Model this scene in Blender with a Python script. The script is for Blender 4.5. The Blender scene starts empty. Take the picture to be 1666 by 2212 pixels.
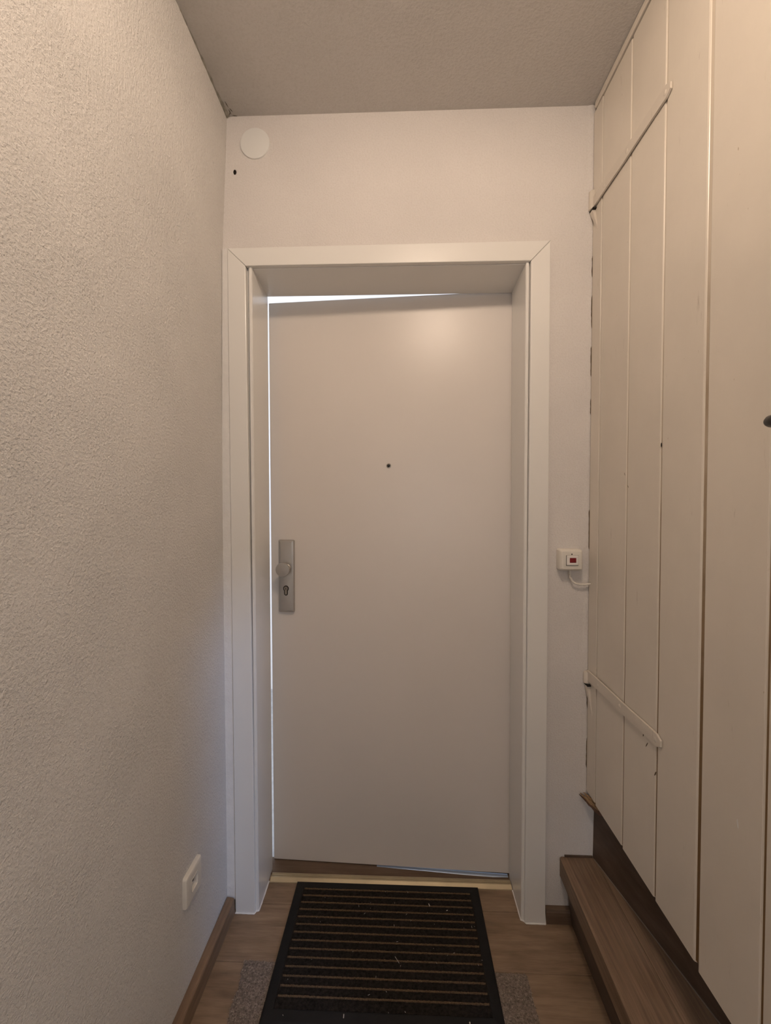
import bpy, bmesh, math, random
from mathutils import Vector, Matrix
random.seed(7)
S = bpy.context.scene
COL = S.collection
PI = math.pi

# ------------------------------------------------------------------ camera
YAW, PITCH, ROLL = -0.0358, -0.0218, 0.0014
CAM = Vector((0.6827, -1.3276, 1.2851))
cam_d = bpy.data.cameras.new('camera')
cam = bpy.data.objects.new('camera', cam_d)
COL.objects.link(cam)
fwd = Vector((math.sin(YAW) * math.cos(PITCH), math.cos(YAW) * math.cos(PITCH), math.sin(PITCH)))
r0 = Vector((math.cos(YAW), -math.sin(YAW), 0))
u0 = r0.cross(fwd)
rt = r0 * math.cos(ROLL) + u0 * math.sin(ROLL)
up = -r0 * math.sin(ROLL) + u0 * math.cos(ROLL)
M = Matrix((rt, up, -fwd)).transposed().to_4x4()
M.translation = CAM
cam.matrix_world = M
cam_d.sensor_fit = 'AUTO'
cam_d.sensor_width = 36
cam_d.lens = 36 * 937.0 / 2212
cam_d.clip_start = 0.02
S.camera = cam

# ------------------------------------------------------------------ world, added daylight lamps, exposure
W = bpy.data.worlds.new('sky')
S.world = W
W.use_nodes = True
bg = W.node_tree.nodes['Background']
bg.inputs[0].default_value = (0.90, 0.93, 1.0, 1)
bg.inputs[1].default_value = 1.5
# added cool lamp, beamed through an unseen added slit window at the left corner
beam_d = bpy.data.lights.new('added_corner_beam', 'AREA')
beam_d.shape = 'RECTANGLE'
beam_d.size, beam_d.size_y = 0.26, 0.42
beam_d.energy = 38
beam_d.color = (0.34, 0.56, 1.0)
beam = bpy.data.objects.new('added_corner_beam', beam_d)
COL.objects.link(beam)
beam.location = (2.60, -2.17, 1.55)
beam.rotation_euler = (Vector((0.22, 0, .45)) - beam.location).to_track_quat('-Z', 'Z').to_euler()
# added fill lamp in an unseen added window at the far hall end
rear_d = bpy.data.lights.new('added_hall_fill', 'AREA')
rear_d.shape = 'RECTANGLE'
rear_d.size, rear_d.size_y = 0.72, 1.10
rear_d.energy = 4.4
rear_d.color = (1.0, 0.93, 0.86)
rear = bpy.data.objects.new('added_hall_fill', rear_d)
COL.objects.link(rear)
rear.location = (.70, -3.62, 1.30)
rear.rotation_euler = Vector((0, 1, 0)).to_track_quat('-Z', 'Z').to_euler()
LAMP_POS = (0.79, -1.02, 2.355)
LAMP_STRENGTH = 238.0
LAMP_COLOR = (1.0, 0.78, 0.60)
S.view_settings.view_transform = 'Standard'
S.view_settings.look = 'None'
S.view_settings.gamma = 1
S.view_settings.use_curve_mapping = False
S.view_settings.exposure = 0.0


# ------------------------------------------------------------------ materials
def new_mat(name):
    m = bpy.data.materials.new(name)
    m.use_nodes = True
    nt = m.node_tree
    return m, nt, nt.nodes['Principled BSDF']


def nd(nt, t, **kw):
    n = nt.nodes.new(t)
    for k, v in kw.items():
        if hasattr(n, k):
            setattr(n, k, v)
        else:
            n.inputs[k].default_value = v
    return n


def coords(nt, scale=(1, 1, 1), rot=(0, 0, 0)):
    tc = nd(nt, 'ShaderNodeTexCoord')
    mp = nd(nt, 'ShaderNodeMapping')
    mp.inputs['Scale'].default_value = scale
    mp.inputs['Rotation'].default_value = rot
    nt.links.new(tc.outputs['Object'], mp.inputs['Vector'])
    return mp.outputs['Vector']


def noise(nt, vec, scale, detail=3, rough=.55):
    n = nd(nt, 'ShaderNodeTexNoise')
    n.inputs['Scale'].default_value = scale
    n.inputs['Detail'].default_value = detail
    n.inputs['Roughness'].default_value = rough
    nt.links.new(vec, n.inputs['Vector'])
    return n.outputs['Fac']


def ramp(nt, fac, stops):
    r = nd(nt, 'ShaderNodeValToRGB')
    e = r.color_ramp.elements
    while len(e) < len(stops):
        e.new(0.5)
    for i, (p, c) in enumerate(stops):
        e[i].position = p
        e[i].color = (*c, 1) if len(c) == 3 else c
    nt.links.new(fac, r.inputs['Fac'])
    return r.outputs['Color']


def mixc(nt, fac, a, b, mode='MIX'):
    m = nd(nt, 'ShaderNodeMix', data_type='RGBA', blend_type=mode)
    for s, v in ((0, fac), (6, a), (7, b)):
        if isinstance(v, (int, float)):
            m.inputs[s].default_value = v
        elif isinstance(v, tuple):
            m.inputs[s].default_value = (*v, 1)
        else:
            nt.links.new(v, m.inputs[s])
    return m.outputs[2]


def bump(nt, bsdf, h, strength, dist):
    b = nd(nt, 'ShaderNodeBump')
    b.inputs['Strength'].default_value = strength
    b.inputs['Distance'].default_value = dist
    nt.links.new(h, b.inputs['Height'])
    nt.links.new(b.outputs['Normal'], bsdf.inputs['Normal'])


def plain(name, col, rough=.5, metal=0, var=.06, vscale=6, bscale=None, bstr=.2, bdist=.001, spec=.5):
    m, nt, b = new_mat(name)
    v = coords(nt)
    f = noise(nt, v, vscale, 4)
    lo = tuple(c * (1 - var) for c in col)
    hi = tuple(min(1, c * (1 + var)) for c in col)
    nt.links.new(ramp(nt, f, [(.3, lo), (.7, hi)]), b.inputs['Base Color'])
    b.inputs['Roughness'].default_value = rough
    b.inputs['Metallic'].default_value = metal
    b.inputs['Specular IOR Level'].default_value = spec
    if bscale:
        bump(nt, b, noise(nt, v, bscale, 3), bstr, bdist)
    return m


def plaster(name, col, scale, dist, strength=1.0, stain=.10):
    m, nt, b = new_mat(name)
    v = coords(nt)
    big = noise(nt, v, 2.3, 5, .6)
    c1 = ramp(nt, big, [(.30, tuple(c * (1 - stain) for c in col)), (.62, col)])
    fine = noise(nt, v, scale, 4, .62)
    c2 = mixc(nt, 1.0, c1, ramp(nt, fine, [(.30, (.93, .925, .915)), (.55, (1, 1, 1))]), 'MULTIPLY')
    nt.links.new(c2, b.inputs['Base Color'])
    b.inputs['Roughness'].default_value = .92
    b.inputs['Specular IOR Level'].default_value = .15
    mod = noise(nt, v, 5.0, 2)
    mm = nd(nt, 'ShaderNodeMath', operation='MULTIPLY')
    nt.links.new(fine, mm.inputs[0])
    mr = nd(nt, 'ShaderNodeMapRange')
    mr.inputs['To Min'].default_value = .6
    mr.inputs['To Max'].default_value = 1.5
    nt.links.new(mod, mr.inputs['Value'])
    nt.links.new(mr.outputs['Result'], mm.inputs[1])
    bump(nt, b, mm.outputs[0], strength, dist)
    return m, nt, b, c2


def wood(name, dark, light, axis='X', stretch=14, scale=5, rough=.5, bstr=.15, blotch=.35):
    m, nt, b = new_mat(name)
    sc = {'X': (1, stretch, stretch), 'Y': (stretch, 1, stretch), 'Z': (stretch, stretch, 1)}[axis]
    v = coords(nt, sc)
    oi = nd(nt, 'ShaderNodeObjectInfo')
    ad = nd(nt, 'ShaderNodeVectorMath', operation='ADD')
    mu = nd(nt, 'ShaderNodeMath', operation='MULTIPLY')
    mu.inputs[1].default_value = 37.0
    nt.links.new(oi.outputs['Random'], mu.inputs[0])
    nt.links.new(v, ad.inputs[0])
    nt.links.new(mu.outputs[0], ad.inputs[1])
    v = ad.outputs[0]
    g = noise(nt, v, scale, 8, .68)
    v2 = coords(nt, {'X': (1.6, 5, 5), 'Y': (5, 1.6, 5), 'Z': (5, 5, 1.6)}[axis])
    g2 = noise(nt, v2, 3.2, 3)
    c1 = ramp(nt, g, [(.28, dark), (.72, light)])
    sh = 1 - blotch
    c2 = mixc(nt, 1.0, c1, ramp(nt, g2, [(.35, (sh, sh * .96, sh * .9)), (.65, (1, 1, 1))]), 'MULTIPLY')
    nt.links.new(c2, b.inputs['Base Color'])
    b.inputs['Roughness'].default_value = rough
    b.inputs['Specular IOR Level'].default_value = .35
    bump(nt, b, g, bstr, .0015)
    return m


M_left, _, _, _ = plaster('rough_left_plaster', (.80, .775, .745), 185, .0050, 1.0, .08)
M_back, _, _, _ = plaster('fine_back_plaster', (.765, .73, .705), 210, .0020, .9, .07)
M_hall, _, _, _ = plaster('hall_plaster', (.70, .69, .68), 150, .003, .8, .08)
# ceiling: plaster with grey dirt along the left-hand corner
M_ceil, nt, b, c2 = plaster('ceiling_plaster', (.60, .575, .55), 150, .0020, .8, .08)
tc = nd(nt, 'ShaderNodeTexCoord')
sx = nd(nt, 'ShaderNodeSeparateXYZ')
nt.links.new(tc.outputs['Object'], sx.inputs[0])
mr = nd(nt, 'ShaderNodeMapRange')
mr.inputs['From Min'].default_value = .15
mr.inputs['From Max'].default_value = .30
mr.inputs['To Min'].default_value = .75
mr.inputs['To Max'].default_value = 0
nt.links.new(sx.outputs['X'], mr.inputs['Value'])
dn = noise(nt, tc.outputs['Object'], 9, 6, .7)
mm = nd(nt, 'ShaderNodeMath', operation='MULTIPLY')
nt.links.new(mr.outputs['Result'], mm.inputs[0])
nt.links.new(dn, mm.inputs[1])
nt.links.new(mixc(nt, mm.outputs[0], c2, (.33, .32, .29)), b.inputs['Base Color'])

M_lac = plain('white_lacquer', (.80, .785, .755), .28, 0, .015, 3, 900, .02, .0004)
M_door = plain('door_paint', (.745, .695, .65), .34, 0, .02, 2, 700, .05, .0004)
M_caulk = plain('white_caulk', (.84, .82, .80), .40, 0, .03, 40, 160, .5, .002)
M_disc = plain('white_plastic_cover', (.79, .79, .77), .35, 0, .01)
M_plastic = plain('aged_plastic', (.78, .74, .67), .38, 0, .04, 25)
M_red = plain('red_lens', (.19, .006, .010), .22, 0, .03)
M_metal = plain('brushed_aluminium', (.46, .435, .405), .42, .75, .04, 20, 500, .08, .0004)
M_steel = plain('lock_steel', (.35, .31, .26), .30, .9, .1, 60)
M_brass = plain('threshold_brass', (.50, .42, .28), .42, .5, .10, 14, 200, .08, .0004)
M_black = plain('black_lever', (.010, .009, .008), .25, 0, .1)
M_hole = plain('dark_hollow', (.015, .011, .008), .9, 0, .1)
M_dirt = plain('brown_gap_dirt', (.10, .065, .032), .9, 0, .45, 3)
M_rubber = plain('black_rubber', (.0095, .009, .0085), .72, 0, .15, 30, 260, .3, .001, .25)
M_pile = plain('dark_pile', (.022, .018, .015), .95, 0, .5, 160, 480, 1.0, .004, .1)
M_stripe = plain('brown_bristle', (.155, .103, .060), .9, 0, .35, 260, 600, 1.0, .003, .1)
M_lint = plain('pale_lint', (.55, .50, .44), .9, 0, .2)
M_rug = plain('grey_brown_felt', (.215, .175, .145), .95, 0, .45, 190, 420, 1.0, .004, .1)
M_fibre = plain('felt_fibre', (.29, .24, .20), .95, 0, .8, 220, None, 0, 0, .1)
M_land = plain('grey_landing_stone', (.42, .43, .45), .6, 0, .15, 30)
M_outer = plain('landing_white', (.84, .84, .85), .9, 0, .02)
M_floor = wood('oak_laminate', (.205, .138, .090), (.385, .275, .182), 'X', 11, 5.5, .46, .12)
M_step = wood('stair_laminate', (.145, .096, .064), (.33, .228, .152), 'Y', 34, 5, .52, .45, .22)
M_riser = wood('dark_stair_board', (.074, .050, .037), (.142, .098, .070), 'Y', 12, 4, .55, .2, .25)
M_base = wood('skirting_laminate', (.155, .100, .066), (.29, .195, .125), 'Y', 14, 5, .5, .15, .2)
M_base2 = wood('skirting_laminate_back', (.10, .066, .046), (.19, .13, .088), 'X', 14, 5, .5, .15, .2)
M_split = wood('splintered_wood', (.13, .055, .022), (.52, .36, .20), 'Y', 25, 9, .8, .8, .3)


# cream paint on boards, with faint scuffs
def cream(name, col):
    m, nt, b = new_mat(name)
    v = coords(nt, (1, 1, .8))
    f = noise(nt, v, 3.0, 5, .6)
    c1 = ramp(nt, f, [(.30, tuple(c * .90 for c in col)), (.66, col)])
    v2 = coords(nt, (1, 9, 1.6), (.5, 0, 0))
    sc = noise(nt, v2, 4.2, 5, .75)
    c2 = mixc(nt, 1.0, c1, ramp(nt, sc, [(.24, (.72, .69, .66)), (.36, (1, 1, 1))]), 'MULTIPLY')
    v3 = coords(nt, (1, 2.2, .8), (.2, 0, 0))
    wn = noise(nt, v3, 60, 2, .5)
    c3 = mixc(nt, ramp(nt, wn, [(.77, (0, 0, 0)), (.80, (.6, .6, .6))]), c2, (.30, .20, .10))
    nt.links.new(c3, b.inputs['Base Color'])
    b.inputs['Roughness'].default_value = .31
    b.inputs['Specular IOR Level'].default_value = .45
    bump(nt, b, noise(nt, coords(nt, (1, 8, 1)), 20, 4), .10, .002)
    return m


M_cream = cream('cream_board_paint', (.745, .685, .60))
M_cream2 = cream('cream_iron_paint', (.71, .65, .57))


# ------------------------------------------------------------------ geometry helpers
def box(bm, x0, x1, y0, y1, z0, z1):
    vs = [bm.verts.new(p) for p in ((x0, y0, z0), (x1, y0, z0), (x1, y1, z0), (x0, y1, z0), (x0, y0, z1), (x1, y0, z1), (x1, y1, z1), (x0, y1, z1))]
    for f in ((0, 3, 2, 1), (4, 5, 6, 7), (0, 1, 5, 4), (1, 2, 6, 5), (2, 3, 7, 6), (3, 0, 4, 7)):
        bm.faces.new([vs[i] for i in f])


def loft(bm, rings, cap=True, closed=True):
    R = [[bm.verts.new(p) for p in r] for r in rings]
    n = len(R[0])
    for a, b_ in zip(R, R[1:]):
        for i in range(n if closed else n - 1):
            j = (i + 1) % n
            bm.faces.new((a[i], a[j], b_[j], b_[i]))
    if cap and closed:
        bm.faces.new(list(reversed(R[0])))
        bm.faces.new(R[-1])


def circ(n, r, f, ph=0):
    return [f(r * math.cos(2 * PI * i / n + ph), r * math.sin(2 * PI * i / n + ph)) for i in range(n)]


def lathe(bm, prof, place, n=32):
    """prof: (radius, height) pairs; place(a, b, h) -> point"""
    loft(bm, [circ(n, r, lambda a, b_, hh=h: place(a, b_, hh)) for r, h in prof])


def tube(bm, pts, r, n=10):
    pts = [Vector(p) for p in pts]
    rings = []
    ref = Vector((0, 0, 1))
    for i, p in enumerate(pts):
        d = (pts[min(i + 1, len(pts) - 1)] - pts[max(i - 1, 0)]).normalized()
        a = d.cross(ref)
        if a.length < .05:
            a = d.cross(Vector((0, 1, 0)))
        a.normalize()
        b_ = d.cross(a).normalized()
        rr = r[i] if isinstance(r, (list, tuple)) else r
        rings.append(circ(n, rr, lambda u, v, p=p, a=a, b_=b_: p + a * u + b_ * v))
    loft(bm, rings)


def obj(name, bm, mat, parent=None, bevel=0, seg=2, smooth=False):
    bmesh.ops.recalc_face_normals(bm, faces=bm.faces[:])
    me = bpy.data.meshes.new(name)
    bm.to_mesh(me)
    bm.free()
    me.materials.append(mat)
    if smooth:
        for p in me.polygons:
            p.use_smooth = True
    o = bpy.data.objects.new(name, me)
    COL.objects.link(o)
    if parent:
        o.parent = parent
    if bevel:
        md = o.modifiers.new('bevel', 'BEVEL')
        md.width = bevel
        md.segments = seg
        md.limit_method = 'ANGLE'
        md.angle_limit = math.radians(40)
    if smooth:
        md = o.modifiers.new('edge', 'EDGE_SPLIT')
        md.split_angle = math.radians(35)
    return o


def boxobj(name, dims, mat, parent=None, bevel=0, seg=2):
    bm = bmesh.new()
    box(bm, *dims)
    return obj(name, bm, mat, parent, bevel, seg)


def tag(o, label=None, cat=None, kind=None, group=None):
    for k, v in (('label', label), ('category', cat), ('kind', kind), ('group', group)):
        if v:
            o[k] = v
    return o


def empty(name, loc=(0, 0, 0), rz=0):
    o = bpy.data.objects.new(name, None)
    o.empty_display_size = .05
    COL.objects.link(o)
    o.location = loc
    o.rotation_euler = (0, 0, rz)
    return o


def struct(o):
    o['kind'] = 'structure'
    return o


def rrect(w, h, r, n=5):
    """rounded rectangle outline about (0, 0)"""
    out = []
    for cx, cy, a0 in ((w / 2 - r, h / 2 - r, 0), (-w / 2 + r, h / 2 - r, PI / 2), (-w / 2 + r, -h / 2 + r, PI), (w / 2 - r, -h / 2 + r, 1.5 * PI)):
        for i in range(n + 1):
            a = a0 + PI / 2 * i / n
            out.append((cx + r * math.cos(a), cy + r * math.sin(a)))
    return out


def pillow(bm, w, h, r, prof, place, n=5):
    """stack of rounded rectangles: prof = (inset, height)"""
    loft(bm, [[place(a, b_, hh) for a, b_ in rrect(w - 2 * ins, h - 2 * ins, max(.0005, r - ins * .6), n)] for ins, hh in prof])


# ------------------------------------------------------------------ room shell
ZC = 2.458          # ceiling height
XR = 1.2506         # face of the plank door / right-hand wall
YB = -3.6           # far end of the hall behind the photographer
JOINT = (.020, -.157)

# floor slab and oak planks running across the hall
floor = struct(boxobj('floor', (0.05, 1.50, YB - .1, .145, -.12, -.012), M_dirt))
ys = [.164, .020, -.157, -.334, -.511, -.688, -.865]
first = None
for i in range(len(ys) - 1):
    bm = bmesh.new()
    g = .0006
    box(bm, .10, 1.262, ys[i + 1] + g, ys[i] - g, -.012, 0)
    obj('plank', bm, M_floor, floor, .0008, 1)
bm = bmesh.new()
y = ys[-1]
while y > YB:
    box(bm, .10, 1.262, y - .1764, y - .0006, -.012, 0)
    y -= .177
p = obj('plank', bm, M_floor, floor)
p['kind'] = 'stuff'

# ceiling
struct(boxobj('ceiling', (0.02, 1.55, YB - .1, .20, ZC, ZC + .12), M_ceil))

# left wall: slightly bowed, rough plaster
bm = bmesh.new()
zs = [(-.02, .1390), (.35, .1372), (.68, .1350), (1.05, .1325), (1.41, .1313), (1.75, .1318), (2.06, .1335), (2.30, .1440), (ZC + .01, .1500)]
fr, bk = [], []
yl = [.16, .03, -.1, -.2, -.3, -.45, -.6, -.9, -1.4, -2.2, YB - .05]
grid = [[bm.verts.new((x + .0045 * math.sin(min(1, max(0, -yy / .3)) * PI / 2), yy, z)) for z, x in zs] for yy in yl]
for a, c in zip(grid, grid[1:]):
    for i in range(len(zs) - 1):
        bm.faces.new((a[i], a[i + 1], c[i + 1], c[i]))
o = obj('wall_left', bm, M_left)
for p_ in o.data.polygons:
    p_.use_smooth = True
sd = o.modifiers.new('solid', 'SOLIDIFY')
sd.thickness = .12
sd.offset = -1
n0 = o.data.polygons[0].normal.x
if n0 < 0:
    o.data.flip_normals()
es = o.modifiers.new('edge', 'EDGE_SPLIT')
es.split_angle = math.radians(35)
struct(o)
wall_left = o

# back wall with the doorway cut in it
bm = bmesh.new()
box(bm, .06, .188, 0, .198, -.02, 2.48)
box(bm, 1.098, 1.44, 0, .198, -.02, 2.48)
box(bm, .188, 1.098, 0, .198, 2.03, 2.48)
wall_back = struct(obj('wall_back', bm, M_back))
# ragged plaster edge against the old post
bm = bmesh.new()
L, Rr = [], []
z = .215
k = 0
while z < 2.46:
    xe = (1.2492 if z > .41 else 1.2492 + (.41 - z) * .075) + random.uniform(-.0013, .0004) * (1.8 if z < .5 else 1)
    t = .0016 + random.uniform(-.0006, .0008)
    L.append([(xe - .020, .001, z), (xe - .012, -t * .5, z), (xe - .004, -t, z), (xe, -t * .8, z), (xe + .0006, .001, z)])
    z += random.uniform(.006, .013)
loft(bm, L)
obj('plaster_edge', bm, M_back, wall_back, smooth=True)
bm = bmesh.new()
rings = []
z = .42
while z < 2.44:
    open_ = (1.55 < z < 2.02 or 1.15 < z < 1.26 or .48 < z < .80) and math.sin(z * 31 + 2 * math.sin(z * 7)) > -.35
    w = (.0014 + random.uniform(-.0005, .0006)) if open_ else -.0012
    rings.append([(1.2494 - w, -.0030, z), (1.2508, -.0030, z), (1.2508, .0005, z), (1.2494 - w, .0005, z)])
    z += random.uniform(.006, .012)
loft(bm, rings)
obj('edge_crack', bm, M_dirt, wall_back)
bm = bmesh.new()
lathe(bm, [(.006, .0), (.0058, -.0012), (.0035, -.0016), (.0033, .004), (.001, .0045)], lambda a, b_, h: (.1742 + a * .8, h - .0002, 2.2909 + b_ * 1.25), 14)
obj('screw_hole', bm, M_hole, wall_back, smooth=True)
# crack where the ceiling meets the left wall
bm = bmesh.new()
rings = []
yy = -.002
while yy > -1.2:
    w = .0050 + random.uniform(-.0016, .0020) + (.003 if yy > -.07 else 0)
    rings.append([(.149 - .003, yy, ZC - w * .7), (.1508 + w * .3, yy, ZC - .0012 - w * .35), (.1510 + w, yy, ZC - .0004), (.146, yy, ZC + .002)])
    yy -= random.uniform(.006, .014)
loft(bm, rings)
obj('ceiling_crack', bm, plain('crack_grey', (.25, .235, .20), .95, 0, .4, 60), wall_left)
bm = bmesh.new()
for cx, cy, ln, an in ((.166, -.040, .020, 1.45), (.166, -.016, .016, 1.5), (.163, -.010, .012, 2.2), (.176, -.003, .014, .25), (.172, -.022, .012, 1.2)):
    d = Vector((math.cos(an), math.sin(an), 0)) * ln / 2
    nrm = Vector((-d.y, d.x, 0)).normalized() * .0014
    c = Vector((cx, cy, ZC - .0006))
    loft(bm, [[c - d - nrm * .3, c - d + nrm * .3, c - d + nrm * .3 + Vector((0, 0, .002)), c - d - nrm * .3 + Vector((0, 0, .002))],
              [c - nrm, c + nrm, c + nrm + Vector((0, 0, .002)), c - nrm + Vector((0, 0, .002))],
              [c + d - nrm * .2, c + d + nrm * .2, c + d + nrm * .2 + Vector((0, 0, .002)), c + d - nrm * .2 + Vector((0, 0, .002))]])
o = obj('cobweb_flakes', bm, plain('flake_dirt', (.13, .11, .085), .95, 0, .3, 60), wall_left)
o['kind'] = 'stuff'

# right wall behind and beyond the plank door, with an unseen slit added for the cool beam
struct(boxobj('wall_cupboard', (1.44, 1.56, -.90, .20, -.02, 2.58), M_hall))   # back of the cupboard stair
bm = bmesh.new()
WY0, WY1, WZ0, WZ1 = -1.10, -.92, .15, 1.25
box(bm, XR + .004, 1.32, WY1, -.872, -.02, 2.50)
box(bm, XR + .004, 1.32, YB, WY0, -.02, 2.50)
box(bm, XR + .004, 1.32, WY0, WY1, -.02, WZ0)
box(bm, XR + .004, 1.32, WY0, WY1, WZ1, 2.50)
struct(obj('wall_right', bm, M_hall))
bm = bmesh.new()
box(bm, .02, .32, YB - .12, YB, -.02, 2.50)
box(bm, 1.08, 1.56, YB - .12, YB, -.02, 2.50)
box(bm, .32, 1.08, YB - .12, YB, -.02, .72)
box(bm, .32, 1.08, YB - .12, YB, 1.88, 2.50)
struct(obj('wall_rear', bm, M_hall))
win2 = struct(empty('added_window_2', (.70, YB - .06, .72)))  # window added out of view to hold the fill lamp
for nm, d in (('frame_side', (-.38, -.34, -.02, .02, 0, 1.16)), ('frame_side', (.34, .38, -.02, .02, 0, 1.16)), ('frame_rail', (-.34, .34, -.02, .02, 0, .04)), ('frame_rail', (-.34, .34, -.02, .02, 1.12, 1.16))):
    boxobj(nm, d, M_lac, win2, .003)
win = struct(empty('added_window_1', (1.305, (WY0 + WY1) / 2, WZ0)))  # frame of the added slit that shapes the cool beam
hw_, ht_ = (WY1 - WY0) / 2, WZ1 - WZ0
for nm, d in (('frame_side', (-.012, .012, -hw_, -hw_ + .012, 0, ht_)), ('frame_side', (-.012, .012, hw_ - .012, hw_, 0, ht_)), ('frame_rail', (-.012, .012, -hw_ + .012, hw_ - .012, 0, .012)), ('frame_rail', (-.012, .012, -hw_ + .012, hw_ - .012, ht_ - .012, ht_))):
    boxobj(nm, d, M_lac, win, .002)

# landing outside the door, open to the sky
struct(boxobj('wall_outer', (-1.6, 3.2, 1.62, 1.74, -.12, 3.4), M_outer))
struct(boxobj('landing_floor', (-1.6, 3.2, .165, 1.62, -.12, -.008), M_land))
# batten between plank door and ceiling
tr = boxobj('trim_2', (XR - .004, XR + .10, -.87, -.012, 2.4375, ZC - .002), M_cream, None, .003)
struct(tr)

# ------------------------------------------------------------------ skirting boards
bm = bmesh.new()
prof = [(.142, 0), (.1668, 0), (.1650, .0445), (.1630, .0478), (.1600, .0492), (.142, .0505)]
loft(bm, [[(x, yy, z) for x, z in prof] for yy in (-.016, -.3, -.8, -1.6, YB)])
struct(obj('baseboard_left', bm, M_base))
bm = bmesh.new()
loft(bm, [[(x, y_, z) for y_, z in ((0, 0), (-.016, 0), (-.016, .036), (-.012, .044), (0, .046))] for x in (1.1275, 1.2035)])
struct(obj('baseboard_back', bm, M_base2, None, .0008))

# ------------------------------------------------------------------ steel door frame (trim_1)
frame = struct(empty('trim_1', (.645, 0, 0)))


def fobj(name, bm, mat, **k):
    bmesh.ops.translate(bm, vec=(-.645, 0, 0), verts=bm.verts[:])
    return obj(name, bm, mat, frame, **k)


Y0, Y1 = -.0155, .001
oTL, oBL, iTL, iBL = .1545, .1675, .2100, .2300
oTR, oBR, iTR, iBR = 1.1220, 1.1258, 1.0655, 1.0635
zoL, zoR, zi = 2.0540, 2.0585, 2.0005
bm = bmesh.new()
loft(bm, [[(oBL, Y1, 0), (oBL, Y0, 0), (iBL, Y0, 0), (iBL, Y1, 0)], [(oTL, Y1, zoL), (oTL, Y0, zoL), (iTL, Y0, zi), (iTL, Y1, zi)]])
fobj('side_casing', bm, M_lac, bevel=.0022)
bm = bmesh.new()
loft(bm, [[(iBR, Y1, 0), (iBR, Y0, 0), (oBR, Y0, 0), (oBR, Y1, 0)], [(iTR, Y1, zi), (iTR, Y0, zi), (oTR, Y0, zoR), (oTR, Y1, zoR)]])
fobj('side_casing', bm, M_lac, bevel=.0022)
e = .0005
bm = bmesh.new()
loft(bm, [[(oTL, Y1, zoL + e), (oTL, Y0, zoL + e), (iTL + e, Y0, zi + e), (iTL + e, Y1, zi + e)], [(oTR, Y1, zoR + e), (oTR, Y0, zoR + e), (iTR - e, Y0, zi + e), (iTR - e, Y1, zi + e)]])
fobj('head_casing', bm, M_lac, bevel=.0018)
# jamb linings; each starts in a small rounded bead behind the casing
jl = lambda t: ((.2385, .2362) if t == 0 else (.2268, .2280))       # front / back inner x, bottom and top
jr = lambda t: ((1.0545, 1.0558) if t == 0 else (1.0525, 1.0500))
zh0, zh1 = 1.9985, 1.9835                                           # head lining, front / back height
JB = .1456


def jamb_ring(xf, xb, z, s):
    # s=+1 left jamb, -1 right jamb (material lies away from the opening)
    p = [(xf - s * .0150, .004), (xf - s * .0105, .004), (xf - s * .0105, -.0045), (xf - s * .0088, -.0068), (xf - s * .0030, -.0068), (xf - s * .0008, -.0050), (xf, -.0020),
         (xb, JB), (xb - s * .030, JB), (xb - s * .030, .1985), (xb - s * .044, .1985), (xf - s * .044, .004)]
    return [(x, y_, z) for x, y_ in p]


bm = bmesh.new()
loft(bm, [jamb_ring(*jl(0), 0, 1), jamb_ring(*jl(1), 2.025, 1)])
fobj('jamb_lining', bm, M_lac)
bm = bmesh.new()
loft(bm, [jamb_ring(*jr(0), 0, -1), jamb_ring(*jr(1), 2.025, -1)])
fobj('jamb_lining', bm, M_lac)
hp = [(.0015, zi + .020), (.0015, zh0 + .002), (.0030, zh0), (JB, zh1), (JB, zh1 + .030), (.1985, zh1 + .030), (.1985, zh1 + .044), (.10, 2.029)]
bm = bmesh.new()
loft(bm, [[(x, y_, z) for y_, z in hp] for x in (.2235, 1.0555)])
fobj('head_lining', bm, M_lac)
# beads of white sealant along the foot of the frame, and the filled gap at the left wall
def bead(pts, r):
    bm = bmesh.new()
    P = []
    for a, c in zip(pts, pts[1:]):
        n = max(2, int((Vector(c) - Vector(a)).length / .008))
        for i in range(n):
            P.append(Vector(a).lerp(Vector(c), i / n))
    P.append(Vector(pts[-1]))
    tube(bm, P, [r * random.uniform(.8, 1.2) for _ in P], 8)
    return bm


fobj('sealant_bead', bead([(oBL, -.002, .001), (oBL + .001, Y0 - .001, .001), (iBL - .003, Y0 - .001, .001), (iBL + .001, -.008, .001), (.2385, -.006, .001), (.2392, .02, .001), (.2382, .100, .001)], .0022), M_caulk, smooth=True)
fobj('sealant_bead', bead([(oBR + .001, -.002, .040), (oBR + .001, -.014, .003), (oBR, Y0 - .001, .001), (iBR + .004, Y0 - .001, .001), (iBR - .001, -.009, .001), (1.0540, -.006, .001), (1.0545, .095, .001)], .0022), M_caulk, smooth=True)
bm = bmesh.new()
rings = []
z = .040
while z <= 2.058:
    t = z / 2.054
    xo = oBL + (oTL - oBL) * t
    xw = .1355 - .005 * math.sin(PI * t)
    j = random.uniform(-.0012, .0012)
    rings.append([(xw - .004, .0, z), (xw + .001, -.008 + j, z), (xo - .008, -.0115 + j, z), (xo - .001, -.0120 + j * .5, z), (xo + .001, .0, z)])
    z += .012
loft(bm, rings)
fobj('filler_strip', bm, M_caulk, smooth=True)
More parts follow.
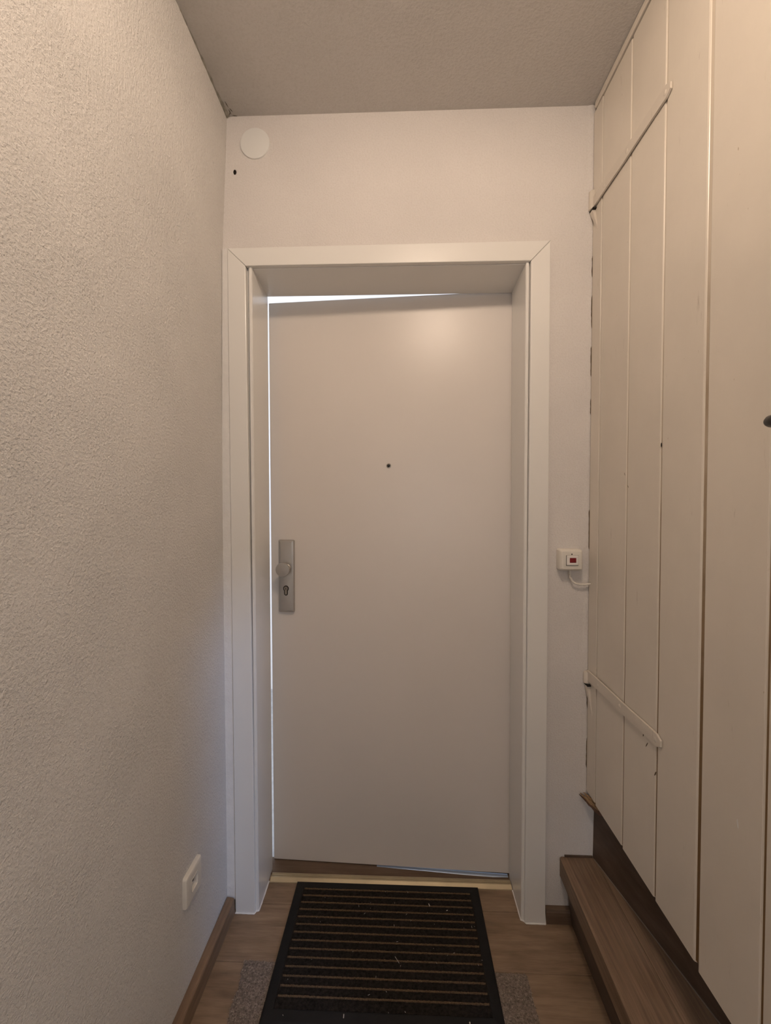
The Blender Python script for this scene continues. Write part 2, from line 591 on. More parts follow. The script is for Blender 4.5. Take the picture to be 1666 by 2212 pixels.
# threshold: metal profile with grooves
bm = bmesh.new()
pr = [(.0960, 0), (.0965, .003), (.1075, .0100), (.1125, .0105), (.1135, .0080), (.1150, .0080), (.1160, .0105), (.1185, .0110), (.1195, .0085), (.1210, .0085), (.1220, .0110), (.1250, .0105), (.1285, .0040), (.1290, 0)]
loft(bm, [[(x, y_, z) for y_, z in pr] for x in (.2425, 1.0535)])
th = fobj('threshold', bm, M_brass)
bm = bmesh.new()
pr = [(.1292, 0), (.1296, .0026), (.1310, .0032), (.1980, .0032), (.1980, 0)]
loft(bm, [[(x, y_, z) for y_, z in pr] for x in (.205, 1.085)])
fobj('sill_board', bm, M_base2)
bm = bmesh.new()                               # added rail, its blue colour standing in for daylight under the door's hinge side
loft(bm, [[(x, yy - w, .0030), (x, yy - w * .6, .0046), (x, yy + .006, .0052), (x, yy + .012, .0030)] for x, yy, w in ((.60, .1702, .0004), (.72, .1635, .0020), (.90, .1540, .0065), (1.0, .1485, .0065), (1.052, .1460, .0030))])
fobj('sill_daylight_strip', bm, plain('sill_daylight_blue', (.46, .56, .72), .30, .45, .03))

# ------------------------------------------------------------------ the apartment door, slightly ajar
TH = math.atan2(.038, .828)
door = struct(empty('door_1', (1.060, .1505, 0), -TH))
DL = .8300                      # local x of the free edge is -DL
zL0, zL1, zR0, zR1 = .0045, 1.9815, .0105, 1.9930
bm = bmesh.new()
xr = .022
slope = lambda x, a, c: a + (c - a) * (x + DL) / DL
xb_, xt_ = -.8318, -.8425                     # the free edge hangs slightly out of plumb
loft(bm, [[(x0, 0, slope(-DL if x0 < 0 else x0, zL0, zR0)), (x1, 0, slope(-DL if x0 < 0 else x0, zL1, zR1)), (x1, .045, slope(-DL if x0 < 0 else x0, zL1, zR1)), (x0, .045, slope(-DL if x0 < 0 else x0, zL0, zR0))] for x0, x1 in ((xb_, xt_), (xr, xr))])
obj('door_leaf', bm, M_door, door, .0022, 3)
# lock plate, knob, cylinder: door-local coordinates from the hinge (1.060, .1505)
ct, st = math.cos(TH), math.sin(TH)


def loc_x(wx):
    return (wx - 1.060) / ct


px = loc_x(.2808)
lock = empty('lock_plate', (0, 0, 0))
lock.parent = door
bpy.data.objects.remove(lock)
bm = bmesh.new()
pillow(bm, .0560, .2550, .004, [(0, .001), (0, -.006), (.0020, -.0105), (.0085, -.0125)], lambda a, b_, h: (px + a, h, 1.0262 + b_))
lock = obj('lock_plate', bm, M_metal, door, smooth=True)
lock['label'] = 'satin metal lock plate'
kx, kz = px + .0018, 1.0558
bm = bmesh.new()
lathe(bm, [(.0150, -.0120), (.0135, -.0138), (.0100, -.0150), (.0092, -.0300), (.0096, -.0430), (.0165, -.0480), (.0228, -.0500), (.0242, -.0520), (.0242, -.0570), (.0232, -.0592), (.0140, -.0602), (.0005, -.0605)], lambda a, b_, h: (kx + a, h, kz + b_), 40)
obj('knob', bm, M_metal, lock, smooth=True)
# euro profile keyhole: dark slot, steel cylinder inside
cz = .9765


def euro(rs, ws, grow):
    pts = []
    R_, w, dn = .0072 + grow, .0042 + grow, .0200 + grow
    a0 = math.asin(w / R_)
    for i in range(25):
        a = -PI / 2 + a0 + (2 * PI - 2 * a0) * i / 24
        pts.append((R_ * math.cos(a), R_ * math.sin(a) + .006))
    for i in range(9):
        a = PI + PI * i / 8
        pts.append((w * math.cos(a), -dn + w + w * math.sin(a) + .006))
    return pts


bm = bmesh.new()
loft(bm, [[(px - .0002 + a * 1.08, h, cz + b_ * 1.12) for a, b_ in euro(0, 0, .0022)] for h in (-.0110, -.01275)])
obj('keyhole', bm, M_hole, lock)
bm = bmesh.new()
loft(bm, [[(px - .0002 + a * 1.08, h, cz + b_ * 1.12) for a, b_ in euro(0, 0, -.0006)] for h in (-.0110, -.0142)])
cyl = obj('lock_cylinder', bm, M_steel, lock, .0005)
cyl['label'] = 'steel lock cylinder with keyway'
bm = bmesh.new()
box(bm, px - .0010, px + .0006, -.0146, -.0141, cz + .0025, cz + .0100)
obj('keyway', bm, M_hole, lock)
# peephole
qx, qz = loc_x(.6400), 1.4118
bm = bmesh.new()
lathe(bm, [(.0082, .001), (.0082, -.0012), (.0074, -.0022), (.0056, -.0024), (.0050, -.0010), (.0050, .001)], lambda a, b_, h: (qx + a, h, qz + b_), 28)
ph = obj('peephole', bm, M_steel, door, smooth=True)
ph['label'] = 'small round peephole ring'
bm = bmesh.new()
lathe(bm, [(.0052, .0005), (.0052, -.0008), (.0030, -.0016), (.0003, -.0019)], lambda a, b_, h: (qx + a, h, qz + b_), 20)
obj('lens', bm, plain('lens_glass_dark', (.006, .004, .003), .08, 0, .1), ph, smooth=True)

# ------------------------------------------------------------------ old post and plank door on the right (door_2)
post = struct(boxobj('trim_3', (XR - .001, XR + .07, -.0572, -.0015, .408, 2.434), M_cream, None, .0015))
pd = struct(empty('door_2', (XR, -.46, .39)))
OX, OY, OZ = XR, -.46, .39


def pobj(name, bm, mat, par=None, **k):
    bmesh.ops.translate(bm, vec=(-OX, -OY, -OZ), verts=bm.verts[:])
    return obj(name, bm, mat, par or pd, **k)


edges = [(-.0618, -.2114, .4050, 2.4310), (-.2153, -.3540, .4020, 2.4310), (-.3583, -.4915, .4000, 2.4340), (-.4985, -.6395, .3930, 2.4340), (-.6440, -.7900, .3950, 2.4340)]
for a, c, z0, z1 in edges:
    bm = bmesh.new()
    ch = .0028
    ca = .0008 if a > -.1 else ch
    cc = .0058 if abs(c + .4915) < 1e-6 else .0032
    ring = [(XR + .024, a), (XR + ca, a), (XR + ca * .3, a - ca * .3), (XR, a - ca), (XR, c + cc * 1.1), (XR + cc * .2, c + cc * .62), (XR + cc * .85, c + cc * .12), (XR + cc, c), (XR + .024, c)]
    loft(bm, [[(x, y_, z0) for x, y_ in ring], [(x, y_, z1) for x, y_ in ring]])
    pobj('board', bm, M_cream)
# tongue strips seen in the joints, painted above and dirty below
m, nt, b = new_mat('joint_paint')
tc = nd(nt, 'ShaderNodeTexCoord')
sx = nd(nt, 'ShaderNodeSeparateXYZ')
nt.links.new(tc.outputs['Object'], sx.inputs[0])
nz = noise(nt, tc.outputs['Object'], 6, 4)
ma = nd(nt, 'ShaderNodeMath', operation='MULTIPLY_ADD')
ma.inputs[1].default_value = .9
nt.links.new(nz, ma.inputs[0])
nt.links.new(sx.outputs['Z'], ma.inputs[2])
mr = nd(nt, 'ShaderNodeMapRange')
mr.inputs['From Min'].default_value = .4
mr.inputs['From Max'].default_value = 2.15
nt.links.new(ma.outputs[0], mr.inputs['Value'])
nt.links.new(ramp(nt, mr.outputs['Result'], [(0, (.15, .075, .020)), (.38, (.20, .125, .055)), (.60, (.42, .34, .25)), (.85, (.62, .55, .46))]), b.inputs['Base Color'])
b.inputs['Roughness'].default_value = .6
for ya, yb, zb_ in ((-.2114, -.2153, .405), (-.3540, -.3583, .402), (-.4915, -.4985, .4005), (-.6395, -.6440, .396)):
    bm = bmesh.new()
    box(bm, XR + .0024, XR + .012, yb - .003, ya + .003, zb_ + .003, 2.43)
    pobj('tongue_strip', bm, m)


def strap(z_a, z_b, hh, lift, tipw):
    """flat iron bar from the post to the third joint; z along its run, slightly bent"""
    bm = bmesh.new()
    rings = []
    n = 26
    for i in range(n + 1):
        t = i / n
        y_ = -.012 - t * .366
        z = z_a + (z_b - z_a) * t + .0006 * math.sin(t * 9)
        h = hh * (1 - .10 * t)
        if t > .97:
            h *= math.sqrt(max(.25, 1 - ((t - .97) / .034) ** 2))
        x1 = XR - .0012 - lift * (1 - t) ** 1.5 - .0005 * math.sin(t * 7) ** 2
        x0 = x1 - .0042
        rings.append([(x1, y_, z - h / 2), (x0, y_, z - h / 2 + .0008), (x0 - .0003, y_, z), (x0, y_, z + h / 2 - .0008), (x1, y_, z + h / 2)])
    loft(bm, rings)
    return bm


def hinge(za, zb, knz0, knz1, pinz):
    h = pobj('strap_hinge', strap(za, zb, .0320, .0022, 1), M_cream2)
    # rolled eye of the strap round the pin
    bm = bmesh.new()
    lathe(bm, [(.0092, knz0), (.0108, knz0 + .002), (.0108, knz1 - .003), (.0090, knz1)], lambda a, b_, z: (XR - .0055 + a, -.0085 + b_ * .95, z), 20)
    bmesh.ops.translate(bm, vec=(-OX, -OY, -OZ), verts=bm.verts[:])
    obj('hinge_eye', bm, M_cream2, h, smooth=True)
    # pintle spike driven into the post below the eye
    bm = bmesh.new()
    rings = []
    for t in [i / 8 for i in range(9)]:
        z = knz0 - .004 - t * (knz0 - pinz)
        w = .0080 * (1 - t) ** .7 + .0008
        rings.append([(XR - .001 - .010 * (1 - t), -.010 - t * .024 - w, z), (XR - .001 - .010 * (1 - t), -.010 - t * .024 + w, z), (XR + .001, -.010 - t * .024 + w, z), (XR + .001, -.010 - t * .024 - w, z)])
    loft(bm, rings)
    bmesh.ops.translate(bm, vec=(-OX, -OY, -OZ), verts=bm.verts[:])
    obj('pintle', bm, M_cream2, h)
    bm = bmesh.new()
    box(bm, XR - .0115, XR - .0008, -.026, -.0015, knz0 - .0050, knz0 - .0006)
    bmesh.ops.translate(bm, vec=(-OX, -OY, -OZ), verts=bm.verts[:])
    obj('pin_gap', bm, M_hole, h)
    for ty in (-.085, -.205, -.360):
        t = (-ty - .012) / .366
        zz = za + (zb - za) * t
        x1 = XR - .0052 - .0022 * (1 - t) ** 1.5 - .0005 * math.sin(t * 7) ** 2
        bm = bmesh.new()
        lathe(bm, [(.0062, x1 + .0015), (.0060, x1 - .0002), (.0042, x1 - .0014), (.0010, x1 - .0019)], lambda a, b_, hx, ty=ty, zz=zz: (hx, ty + a, zz + b_), 16)
        bmesh.ops.translate(bm, vec=(-OX, -OY, -OZ), verts=bm.verts[:])
        obj('screw_head', bm, M_cream2, h, smooth=True)
    return h


hinge(2.1655, 2.1620, 2.1470, 2.2020, 2.080)
hinge(.7665, .7620, .7420, .7760, .655)
# chips and drips in the paint of the boards
for k, (cy, cz_, ly, lz, an, mt) in enumerate(((-.3040, .7445, .0016, .0075, -.25, M_dirt), (-.3180, .7275, .0011, .0085, -.5, M_dirt), (-.3520, .6810, .0010, .0070, -.4, M_dirt), (-.3560, 1.4120, .0013, .0045, 0, M_hole), (-.2030, 1.3580, .0007, .0040, .3, M_dirt), (-.2200, 1.3260, .0007, .0035, .5, M_dirt), (-.5880, .7450, .0013, .0085, .15, M_lac))):
    bm = bmesh.new()
    ca_, sa_ = math.cos(an), math.sin(an)
    loft(bm, [[(XR + hx, cy + (u * q * ly) * ca_ + (v * q * lz) * sa_, cz_ - (u * q * ly) * sa_ + (v * q * lz) * ca_) for u, v in [(math.cos(2 * PI * i / 9), math.sin(2 * PI * i / 9)) for i in range(9)]] for hx, q in ((.001, 1), (-.0004, .9))])
    pobj('paint_chip', bm, mt)
# black lever handle at the edge of the frame
bm = bmesh.new()
pts = [(XR - .002, -.760, 1.4035), (XR - .030, -.760, 1.4035), (XR - .042, -.755, 1.4035), (XR - .046, -.742, 1.4030), (XR - .0455, -.720, 1.4020), (XR - .0445, -.700, 1.4012), (XR - .0435, -.690, 1.4010), (XR - .0430, -.6855, 1.4010), (XR - .0428, -.6835, 1.4010)]
tube(bm, pts, [.0085, .0085, .0086, .0088, .0088, .0089, .0087, .0068, .0030], 16)
lv = pobj('lever_handle', bm, M_black, smooth=True)
lv['label'] = 'black lever handle'
bm = bmesh.new()
pillow(bm, .040, .16, .006, [(0, .001), (0, -.003), (.002, -.005)], lambda a, b_, h: (XR + h, -.760 + a, 1.375 + b_))
bmesh.ops.translate(bm, vec=(-OX, -OY, -OZ), verts=bm.verts[:])
obj('lever_plate', bm, M_black, lv)
# free-edge post of the plank door
struct(boxobj('trim_4', (XR - .001, XR + .07, -.872, -.793, 0.0, 2.434), M_cream, None, .0025))

# ------------------------------------------------------------------ stair: first step and the skewed riser above it
stair = tag(empty('stair_step', (1.20, -.4, 0)), 'brown laminate stair step running along the right wall below the plank door', 'stairs')
SX, SY = 1.20, -.4


def sobj(name, bm, mat, **k):
    bmesh.ops.translate(bm, vec=(-SX, -SY, 0), verts=bm.verts[:])
    return obj(name, bm, mat, stair, **k)


YE = -.860
rx = lambda y_: 1.2715 + (-y_) * .186          # foot of the skewed riser
nx = lambda y_: 1.1724 + y_ * .012             # front of the nosing (slightly out of square)
bm = bmesh.new()                               # nosing board
loft(bm, [[(nx(y_), y_, .142), (nx(y_) - .0004, y_, .1965), (nx(y_) + .004, y_, .2000), (1.2735, y_, .2000), (1.2735, y_, .172), (nx(y_) + .016, y_, .172), (nx(y_) + .010, y_, .142)] for y_ in (-.002, YE)])
o = sobj('tread_board', bm, M_step)
o['label'] = 'front tread board with nosing'
bm = bmesh.new()                               # dark open joint between tread and plaster
box(bm, 1.1860, 1.2700, -.0040, -.0005, .2000, .2055)
o = sobj('wall_joint', bm, M_riser)
bm = bmesh.new()                               # wedge-shaped second board
loft(bm, [[(1.2750, y_, .172), (1.2750, y_, .1994), (max(1.2754, rx(y_) + .004), y_, .1994), (max(1.2754, rx(y_) + .004), y_, .172)] for y_ in (-.012, -.25, YE)])
sobj('tread_board', bm, M_step, bevel=.0008)
bm = bmesh.new()                               # slanting riser below the nosing
loft(bm, [[(1.1835 + y_ * .012, y_, .150), (1.2050 + y_ * .006, y_, .001), (1.2200, y_, .001), (1.2000, y_, .150)] for y_ in (-.0165, YE)])
sobj('riser', bm, M_riser)
bm = bmesh.new()                               # body under the tread
loft(bm, [[(1.221, y_, .001), (1.203, y_, .171), (1.262, y_, .171), (1.262, y_, .001)] for y_ in (-.018, YE)])
sobj('step_core', bm, M_riser)
bm = bmesh.new()                               # skewed riser board of the step behind the plank door
loft(bm, [[(rx(y_) + (z - .2) * .02, y_, z), (rx(y_) + .018, y_, z)] [::1] and [(rx(y_), y_, .2002), (rx(y_) + .002, y_, .369), (rx(y_) + .018, y_, .369), (rx(y_) + .018, y_, .2002)] for z in (.2,) for y_ in (-.001, -.4, YE)])
sobj('upper_riser', bm, M_riser)
bm = bmesh.new()                               # light bead of sealant at the foot of that riser
tube(bm, [(rx(y_) - .0012, y_, .2010) for y_ in [-.01 - .05 * i for i in range(17)]], .0016, 6)
sobj('sealant_line', bm, plain('sealant_grey', (.20, .16, .13), .6), smooth=True)
bm = bmesh.new()                               # upper tread, hidden under the boards except for its broken end
loft(bm, [[(max(rx(y_) - .004, 1.2665), y_, .3695), (max(rx(y_) - .004, 1.2665), y_, .3890), (1.432, y_, .3890), (1.432, y_, .3695)] for y_ in (-.004, YE)])
sobj('upper_tread', bm, M_riser)
for k, (x0, y0, z0, x1, y1, z1, w) in enumerate(((1.2300, -.006, .4020, 1.2700, -.050, .3820, .0048), (1.2350, -.010, .3930, 1.2705, -.055, .3735, .0050), (1.2270, -.005, .3980, 1.2560, -.028, .3800, .0030), (1.2400, -.005, .4040, 1.2690, -.040, .3900, .0036))):
    bm = bmesh.new()
    n = 7
    rings = []
    for i in range(n + 1):
        t = i / n
        c = Vector((x0, y0, z0)).lerp(Vector((x1, y1, z1)), t)
        ww = w * (.25 + .9 * min(1, t * 2)) * random.uniform(.85, 1.15)
        rings.append([c + Vector((-ww, 0, -ww * .7)), c + Vector((ww * .4, -ww * .4, -ww)), c + Vector((ww * .6, 0, ww * .5)), c + Vector((-ww * .3, ww * .3, ww))])
    loft(bm, rings)
    o = sobj('splinter', bm, M_split if k in (0, 3) else plain('dark_splinter', (.10, .05, .03), .8, 0, .3, 60))
    if k == 0:
        o['label'] = 'pale splintered wood end'

# ------------------------------------------------------------------ things on the walls
# round cover in the upper left corner
bm = bmesh.new()
lathe(bm, [(.0450, .0), (.0452, -.0024), (.0444, -.0040), (.0415, -.0048), (.0010, -.0052)], lambda a, b_, h: (.2372 + a, h - .0003, 2.3738 + b_ * 1.02), 56)
o = obj('junction_box_cover', bm, M_disc, None, smooth=True)
tag(o, 'round white blank cover on the back wall near the ceiling corner', 'wall cover')

# surface-mounted light switch
sw = tag(empty('light_switch', (1.187, 0, 1.115)), 'white surface mounted switch box with red lens beside the door frame', 'light switch')


def wobj(name, bm, mat, par, **k):
    return obj(name, bm, mat, par, **k)


bm = bmesh.new()
pillow(bm, .0690, .0640, .007, [(.0, .0), (.0, -.0200), (.0012, -.0240), (.0040, -.0310), (.0062, -.0335), (.0100, -.0342)], lambda a, b_, h: (a, h - .0005, b_ + .0005))
wobj('housing', bm, M_plastic, sw, smooth=True)
bm = bmesh.new()
pillow(bm, .0335, .0285, .0015, [(0, -.0335), (0, -.0375), (.0010, -.0390), (.0020, -.0394)], lambda a, b_, h: (a, h - .0004 * (b_ * 30), b_ + .0005))
rk = wobj('rocker', bm, plain('rocker_white', (.84, .80, .76), .32, 0, .02), sw)
bm = bmesh.new()
pillow(bm, .0186, .0142, .0010, [(0, -.0388), (0, -.0398), (.0008, -.0402)], lambda a, b_, h: (a + .0005, h, b_ + .0012))
o = wobj('indicator_lens', bm, M_red, rk)
o['label'] = 'dark red lens'
bm = bmesh.new()
box(bm, -.0178, .0178, -.0352, -.0338, -.0150, .0152)
wobj('rocker_gap', bm, M_hole, sw)
bm = bmesh.new()
lathe(bm, [(.0022, -.0335), (.0020, -.0350), (.0003, -.0352)], lambda a, b_, h: (-.0010 + a, h, .0185 + b_), 12)
wobj('screw', bm, M_hole, sw, smooth=True)
bm = bmesh.new()
cp = [(.0022, -.013, -.030), (.0022, -.013, -.042), (.0030, -.0135, -.053), (.0085, -.0140, -.0645), (.0180, -.0145, -.0715), (.0300, -.0145, -.0745), (.0450, -.0140, -.0745), (.0560, -.0130, -.0735), (.0640, -.0120, -.0725)]
tube(bm, cp, .0032, 12)
o = wobj('cable', bm, M_plastic, sw, smooth=True)
bm = bmesh.new()
tube(bm, [(.0632, -.0120, -.0726), (.0640, -.0120, -.0725)], .0058, 14)
wobj('cable_hole', bm, M_hole, sw)

# socket outlet low on the left wall
XW = .1420
ou = tag(empty('socket_outlet', (XW, -.2480, .3075)), 'white wall socket mounted low on the rough left wall', 'socket')
P = lambda a, b_, h: (h, a, b_)
bm = bmesh.new()
pillow(bm, .0830, .0800, .006, [(0, -.004), (0, .0060), (.0020, .0095), (.0055, .0110), (.0110, .0112)], P)
bm.free()
bm = bmesh.new()
base = rrect(.0830, .0800, .006)
ang = [math.atan2(b_, a) for a, b_ in base]


def orr(ins, h):
    return [P(a, b_, h) for a, b_ in rrect(.0830 - 2 * ins, .0800 - 2 * ins, max(.0005, .006 - ins * .6))]


def oc(r_, h):
    return [P(r_ * math.cos(t), r_ * math.sin(t), h) for t in ang]


loft(bm, [orr(0, -.004), orr(0, .0060), orr(.0020, .0095), orr(.0055, .0110), orr(.0110, .0112), oc(.0226, .0112), oc(.0222, .0118), oc(.0208, .0118), oc(.0202, .0110), oc(.0200, .0020)], cap=False)
bm.faces.new([v for v in bm.verts if abs(v.co.x + .004) < 1e-6])
cover = obj('cover_plate', bm, M_plastic, ou, smooth=True)
bm = bmesh.new()
loft(bm, [circ(36, r_, lambda a, b_, h=h: (h, a, b_)) for r_, h in ((.0199, .0112), (.0199, .0010), (.0190, .0007), (.0004, .0008))], cap=False)
well = obj('socket_well', bm, M_plastic, ou, smooth=True)
for s_ in (-1, 1):
    bm = bmesh.new()
    lathe(bm, [(.0044, .0005), (.0044, .0013), (.0004, .0013)], lambda a, b_, h: (h, a + s_ * .0100, b_ - .004), 14)
    obj('pin_hole', bm, M_hole, well)
for s_ in (-1, 1):
    bm = bmesh.new()
    box(bm, .0010, .0090, -.0030, .0030, s_ * .0190 - .0012, s_ * .0190 + .0012)
    obj('earth_clip', bm, M_steel, well)

# ------------------------------------------------------------------ ceiling lamp above the photographer (out of frame)
lamp = tag(empty('ceiling_lamp', (LAMP_POS[0], LAMP_POS[1], ZC)), 'warm bulb under an added shallow white dish shade on the hall ceiling', 'lamp')
dz = LAMP_POS[2] - ZC
bm = bmesh.new()
lathe(bm, [(.020, dz + .062), (.060, dz + .058), (.105, dz + .044), (.132, dz + .026), (.134, dz + .024), (.132, dz + .0235), (.104, dz + .041), (.060, dz + .055), (.020, dz + .059)], lambda a, b_, h: (a, b_, h), 40)
obj('added_lamp_shade', bm, M_disc, lamp, smooth=True)  # unseen shade, added to keep direct light off the ceiling
bm = bmesh.new()
lathe(bm, [(.045, -.0005), (.045, -.010), (.024, -.020), (.021, -.062), (.017, -.064)], lambda a, b_, h: (a, b_, h), 28)
obj('lamp_holder', bm, M_disc, lamp, smooth=True)
bm = bmesh.new()
r = .046
lathe(bm, [(.014, dz + .055), (.016, dz + .044)] + [(r * math.sin(a), dz + r * math.cos(a)) for a in [PI * (.14 + .85 * i / 14) for i in range(15)]], lambda a, b_, h: (a, b_, h), 28)
m, nt, b = new_mat('bulb_glow')
b.inputs['Base Color'].default_value = (.8, .8, .8, 1)
b.inputs['Emission Color'].default_value = (*LAMP_COLOR, 1)
b.inputs['Emission Strength'].default_value = LAMP_STRENGTH
obj('bulb', bm, m, lamp, smooth=True)

MX0, MX1, MY0, MY1 = .3365, .9405, .0965, -.3030      # outline of the doormat
# ------------------------------------------------------------------ grey felt runner under the mat
rug = tag(empty('felt_rug', (.64, -.35, 0)), 'worn grey brown felt rug showing on both sides under the black doormat', 'rug')
le = [(-.1530, .2475), (-.1760, .2478), (-.2020, .2515), (-.2180, .2545), (-.2260, .2560), (-.2420, .2535), (-.2640, .2520), (-.2830, .2545), (-.3050, .2590), (-.36, .262), (-.45, .257), (-.60, .262)]
re_ = [(-.1620, 1.0275), (-.20, 1.0268), (-.25, 1.0268), (-.30, 1.0275), (-.45, 1.030), (-.60, 1.028)]


def lerp_edge(E_, y_):
    for (a, xa), (c, xc) in zip(E_, E_[1:]):
        if c <= y_ <= a:
            return xa + (xc - xa) * (y_ - a) / (c - a)
    return E_[0][1] if y_ > E_[0][0] else E_[-1][1]


bm = bmesh.new()
rows = []
ny = 90
for i in range(ny + 1):
    y_ = -.1545 - i * .4455 / ny
    xl = lerp_edge(le, y_) + random.uniform(-.0018, .0018)
    xr_ = lerp_edge(re_, y_) + random.uniform(-.0018, .0018)
    row = []
    for k in range(25):
        t = k / 24
        yy = y_ - (.0075 * t if i == 0 else .0075 * t * max(0, 1 - i / 6)) + (random.uniform(-.0012, .0012) if i == 0 else 0)
        row.append((xl + (xr_ - xl) * t - .64, yy + .35, .0017 + random.uniform(-.0004, .0004)))
    rows.append(row)
V = [[bm.verts.new(p) for p in r_] for r_ in rows]
B = [[bm.verts.new((p[0], p[1], .0003)) for p in r_] for r_ in rows]
for i in range(ny):
    for k in range(24):
        bm.faces.new((V[i][k], V[i + 1][k], V[i + 1][k + 1], V[i][k + 1]))
for ring in ([(i, 0) for i in range(ny + 1)], [(i, 24) for i in range(ny + 1)], [(0, k) for k in range(25)], [(ny, k) for k in range(25)]):
    for (a, c), (d, f) in zip(ring, ring[1:]):
        bm.faces.new((V[a][c], V[d][f], B[d][f], B[a][c]))
obj('felt_base', bm, M_rug, rug)


def fibres(name, spots, mat, par, L0, w, up_):
    vs, fs = [], []
    for x, y_, z in spots:
        a = random.uniform(0, 2 * PI)
        L_ = L0 * random.uniform(.5, 1.3)
        d = Vector((math.cos(a), math.sin(a), random.uniform(*up_))).normalized() * L_
        n = Vector((-d.y, d.x, 0)).normalized() * w
        p = Vector((x, y_, z))
        i = len(vs)
        vs += [p - n, p + n, p + d + n * .5, p + d - n * .5]
        fs.append((i, i + 1, i + 2, i + 3))
    me = bpy.data.meshes.new(name)
    me.from_pydata([tuple(v) for v in vs], [], fs)
    me.materials.append(mat)
    o = bpy.data.objects.new(name, me)
    COL.objects.link(o)
    o.parent = par
    o['kind'] = 'stuff'
    return o


sp = []
for _ in range(9000):
    y_ = random.uniform(-.42, -.153)
    if random.random() < .55:
        xl = lerp_edge(le, y_)
        x = xl + random.uniform(-.001, .115)
    else:
        x = lerp_edge(re_, y_) - random.uniform(-.001, .100)
        if y_ > -.1615:
            continue
    if MX0 < x < MX1:
        continue
    sp.append((x - .64, y_ + .35, .0018))
fibres('felt_pile', sp, M_fibre, rug, .0054, .00045, (.0, .20))

# ------------------------------------------------------------------ black doormat with brown bristle stripes
mat_t = tag(empty('doormat', ((MX0 + MX1) / 2, (MY0 + MY1) / 2, .0034)), 'black rubber edged doormat with thin brown stripes in front of the door', 'doormat')
mcx, mcy = (MX0 + MX1) / 2, (MY0 + MY1) / 2
hw, hd = (MX1 - MX0) / 2, (MY0 - MY1) / 2
iw, id_ = hw - .0275, hd - .0285
bm = bmesh.new()
zt_ = .0100


def rect(w, d, z):
    return [(-w, -d, z), (w, -d, z), (w, d, z), (-w, d, z)]


loft(bm, [rect(hw, hd, 0), rect(hw, hd, .0030), rect(hw - .004, hd - .004, .0062), rect(iw + .003, id_ + .003, .0092), rect(iw, id_, .0085), rect(iw, id_, .0058)], cap=False)
bmesh.ops.contextual_create(bm, geom=[])
b4 = [v for v in bm.verts if abs(v.co.z) < 1e-6]
bm.faces.new(b4)
b5 = [v for v in bm.verts if abs(v.co.z - .0058) < 1e-6]
bm.faces.new(b5)
obj('rubber_border', bm, M_rubber, mat_t)
# ribbed pile: gentle rounded ribs between the stripes
ns = 14
pitch = (2 * id_ - .020) / (ns - .5)
y_first = id_ - .0040
bm = bmesh.new()
loft(bm, [[(x, -id_ + .0005, .0040)] + [(x, -id_ + .0005 + (2 * id_ - .001) * i / 150, .0083 + .0013 * abs(math.sin(PI * ((y_first - (-id_ + .0005 + (2 * id_ - .001) * i / 150)) / pitch)))) for i in range(151)] + [(x, id_ - .0005, .0040)] for x in (-iw + .0005, iw - .0005)])
obj('ribbed_pile', bm, M_pile, mat_t)
meshes = []
for v in range(3):
    bm = bmesh.new()
    rings = []
    n = 210
    for i in range(n + 1):
        x = -iw + .004 + (2 * iw - .008) * i / n
        a, c = .0019 + random.uniform(-.0006, .0006), .0019 + random.uniform(-.0006, .0006)
        h = .0112 + random.uniform(-.0006, .0006)
        rings.append([(x, -a, .0080), (x, -a * .7, h), (x, c * .7, h), (x, c, .0080)])
    loft(bm, rings)
    bmesh.ops.recalc_face_normals(bm, faces=bm.faces[:])
    me = bpy.data.meshes.new('stripe')
    bm.to_mesh(me)
    bm.free()
    me.materials.append(M_stripe)
    meshes.append(me)
for i in range(ns):
    o = bpy.data.objects.new('stripe', meshes[i % 3])
    COL.objects.link(o)
    o.parent = mat_t
    o.location = (0, y_first - i * pitch, 0)
    if i == 0:
        o['label'] = 'thin brown bristle stripe'
fibres('pile_tufts', [(random.uniform(-iw, iw), random.uniform(-id_, id_), .0092) for _ in range(9000)], M_pile, mat_t, .0022, .0004, (.5, 2))
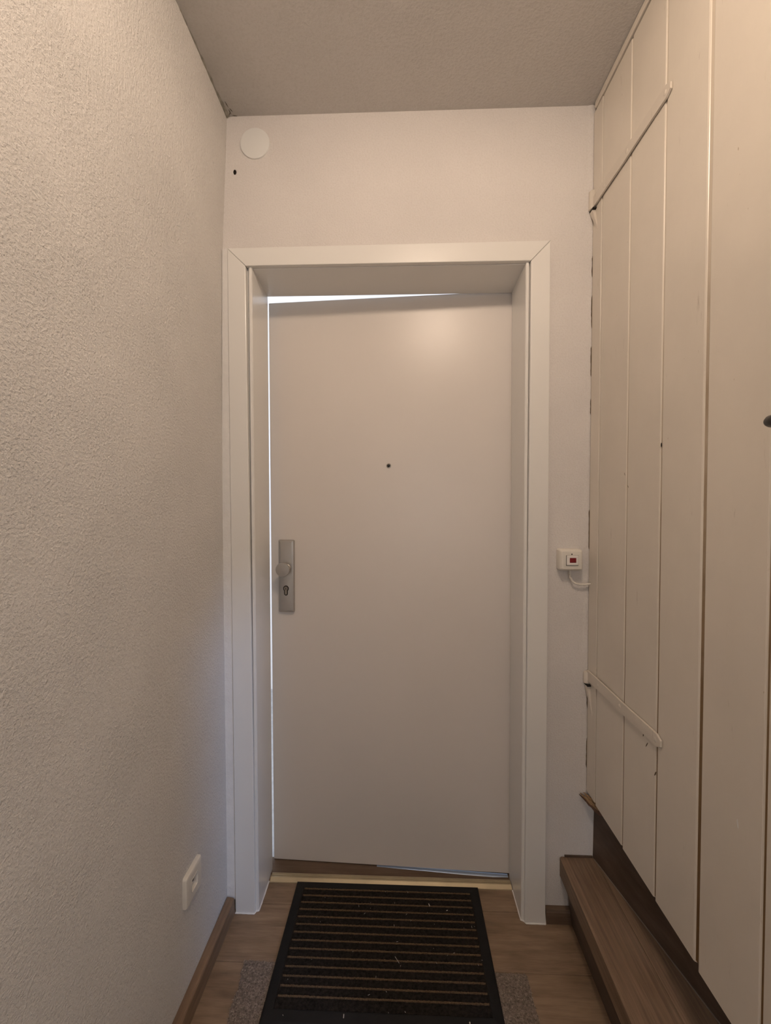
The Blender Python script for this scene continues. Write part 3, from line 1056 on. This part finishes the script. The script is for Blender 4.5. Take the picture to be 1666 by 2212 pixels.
# crumbs and lint caught in the pile
bm = bmesh.new()
for _ in range(38):
    x, y_ = random.uniform(-iw, iw), random.uniform(-id_ - .02, id_)
    a = random.uniform(0, PI)
    ln = random.choice((.0008, .0010, .0012, .0016, .0026))
    w = random.uniform(.0003, .0005)
    d = Vector((math.cos(a), math.sin(a), .2)) * ln
    n = Vector((-math.sin(a), math.cos(a), 0)) * w
    p = Vector((x, y_, .0108))
    u_ = Vector((0, 0, w))
    loft(bm, [[p - d - n, p - d + n, p - d + u_], [p + d - n, p + d + n, p + d + u_]])
for x, y_, ln, a, w in ((.036, -.046, .010, 2.2, .0005), (.136, .122, .0045, 1.9, .0012), (-.095, -.183, .0040, 1.6, .0011), (.215, -.188, .0040, 1.6, .0014), (.19, .106, .0022, .4, .0013)):
    d = Vector((math.cos(a), math.sin(a), .05)) * ln
    n = Vector((-math.sin(a), math.cos(a), 0)) * w
    p = Vector((x, y_, .0112))
    u_ = Vector((0, 0, w))
    loft(bm, [[p - d - n, p - d + n, p - d + u_], [p + d - n, p + d + n, p + d + u_]])
o = obj('lint', bm, M_lint, mat_t)
o['kind'] = 'stuff'

# ------------------------------------------------------------------ what the parts of the room are
for nm, lb, ct in (
    ('floor', 'brown oak laminate floor with planks running across the hall', 'floor'),
    ('ceiling', 'grey white rough plaster ceiling of the hall', 'ceiling'),
    ('wall_left', 'rough white plaster wall with the low socket', 'wall'),
    ('wall_back', 'white plaster wall around the white door frame', 'wall'),
    ('wall_right', 'plain plaster wall beyond the cream plank door', 'wall'),
    ('wall_rear', 'plaster wall with an added window at the far hall end', 'wall'),
    ('wall_cupboard', 'plaster wall hidden behind the cream plank door', 'wall'),
    ('wall_outer', 'bright white landing wall seen through the gap of the white door', 'wall'),
    ('landing_floor', 'grey stone landing floor outside the ajar white door', 'floor'),
    ('added_window_1', 'narrow side window added in the right wall for a cool beam', 'window'),
    ('added_window_2', 'white window added at the far hall end for fill light', 'window'),
    ('trim_1', 'white lacquered door frame around the ajar smooth door', 'door frame'),
    ('trim_2', 'thin cream batten between plank door and ceiling', 'trim'),
    ('trim_3', 'narrow cream post at the hinge side of the plank door', 'trim'),
    ('trim_4', 'cream post at the handle side of the plank door', 'trim'),
    ('baseboard_left', 'brown laminate skirting along the rough left wall', 'skirting'),
    ('baseboard_back', 'short brown skirting piece between door frame and step', 'skirting'),
    ('door_1', 'smooth white door with knob and peephole standing slightly ajar', 'door'),
    ('door_2', 'cream painted plank door with two long strap hinges', 'door'),
):
    tag(bpy.data.objects[nm], lb, ct)
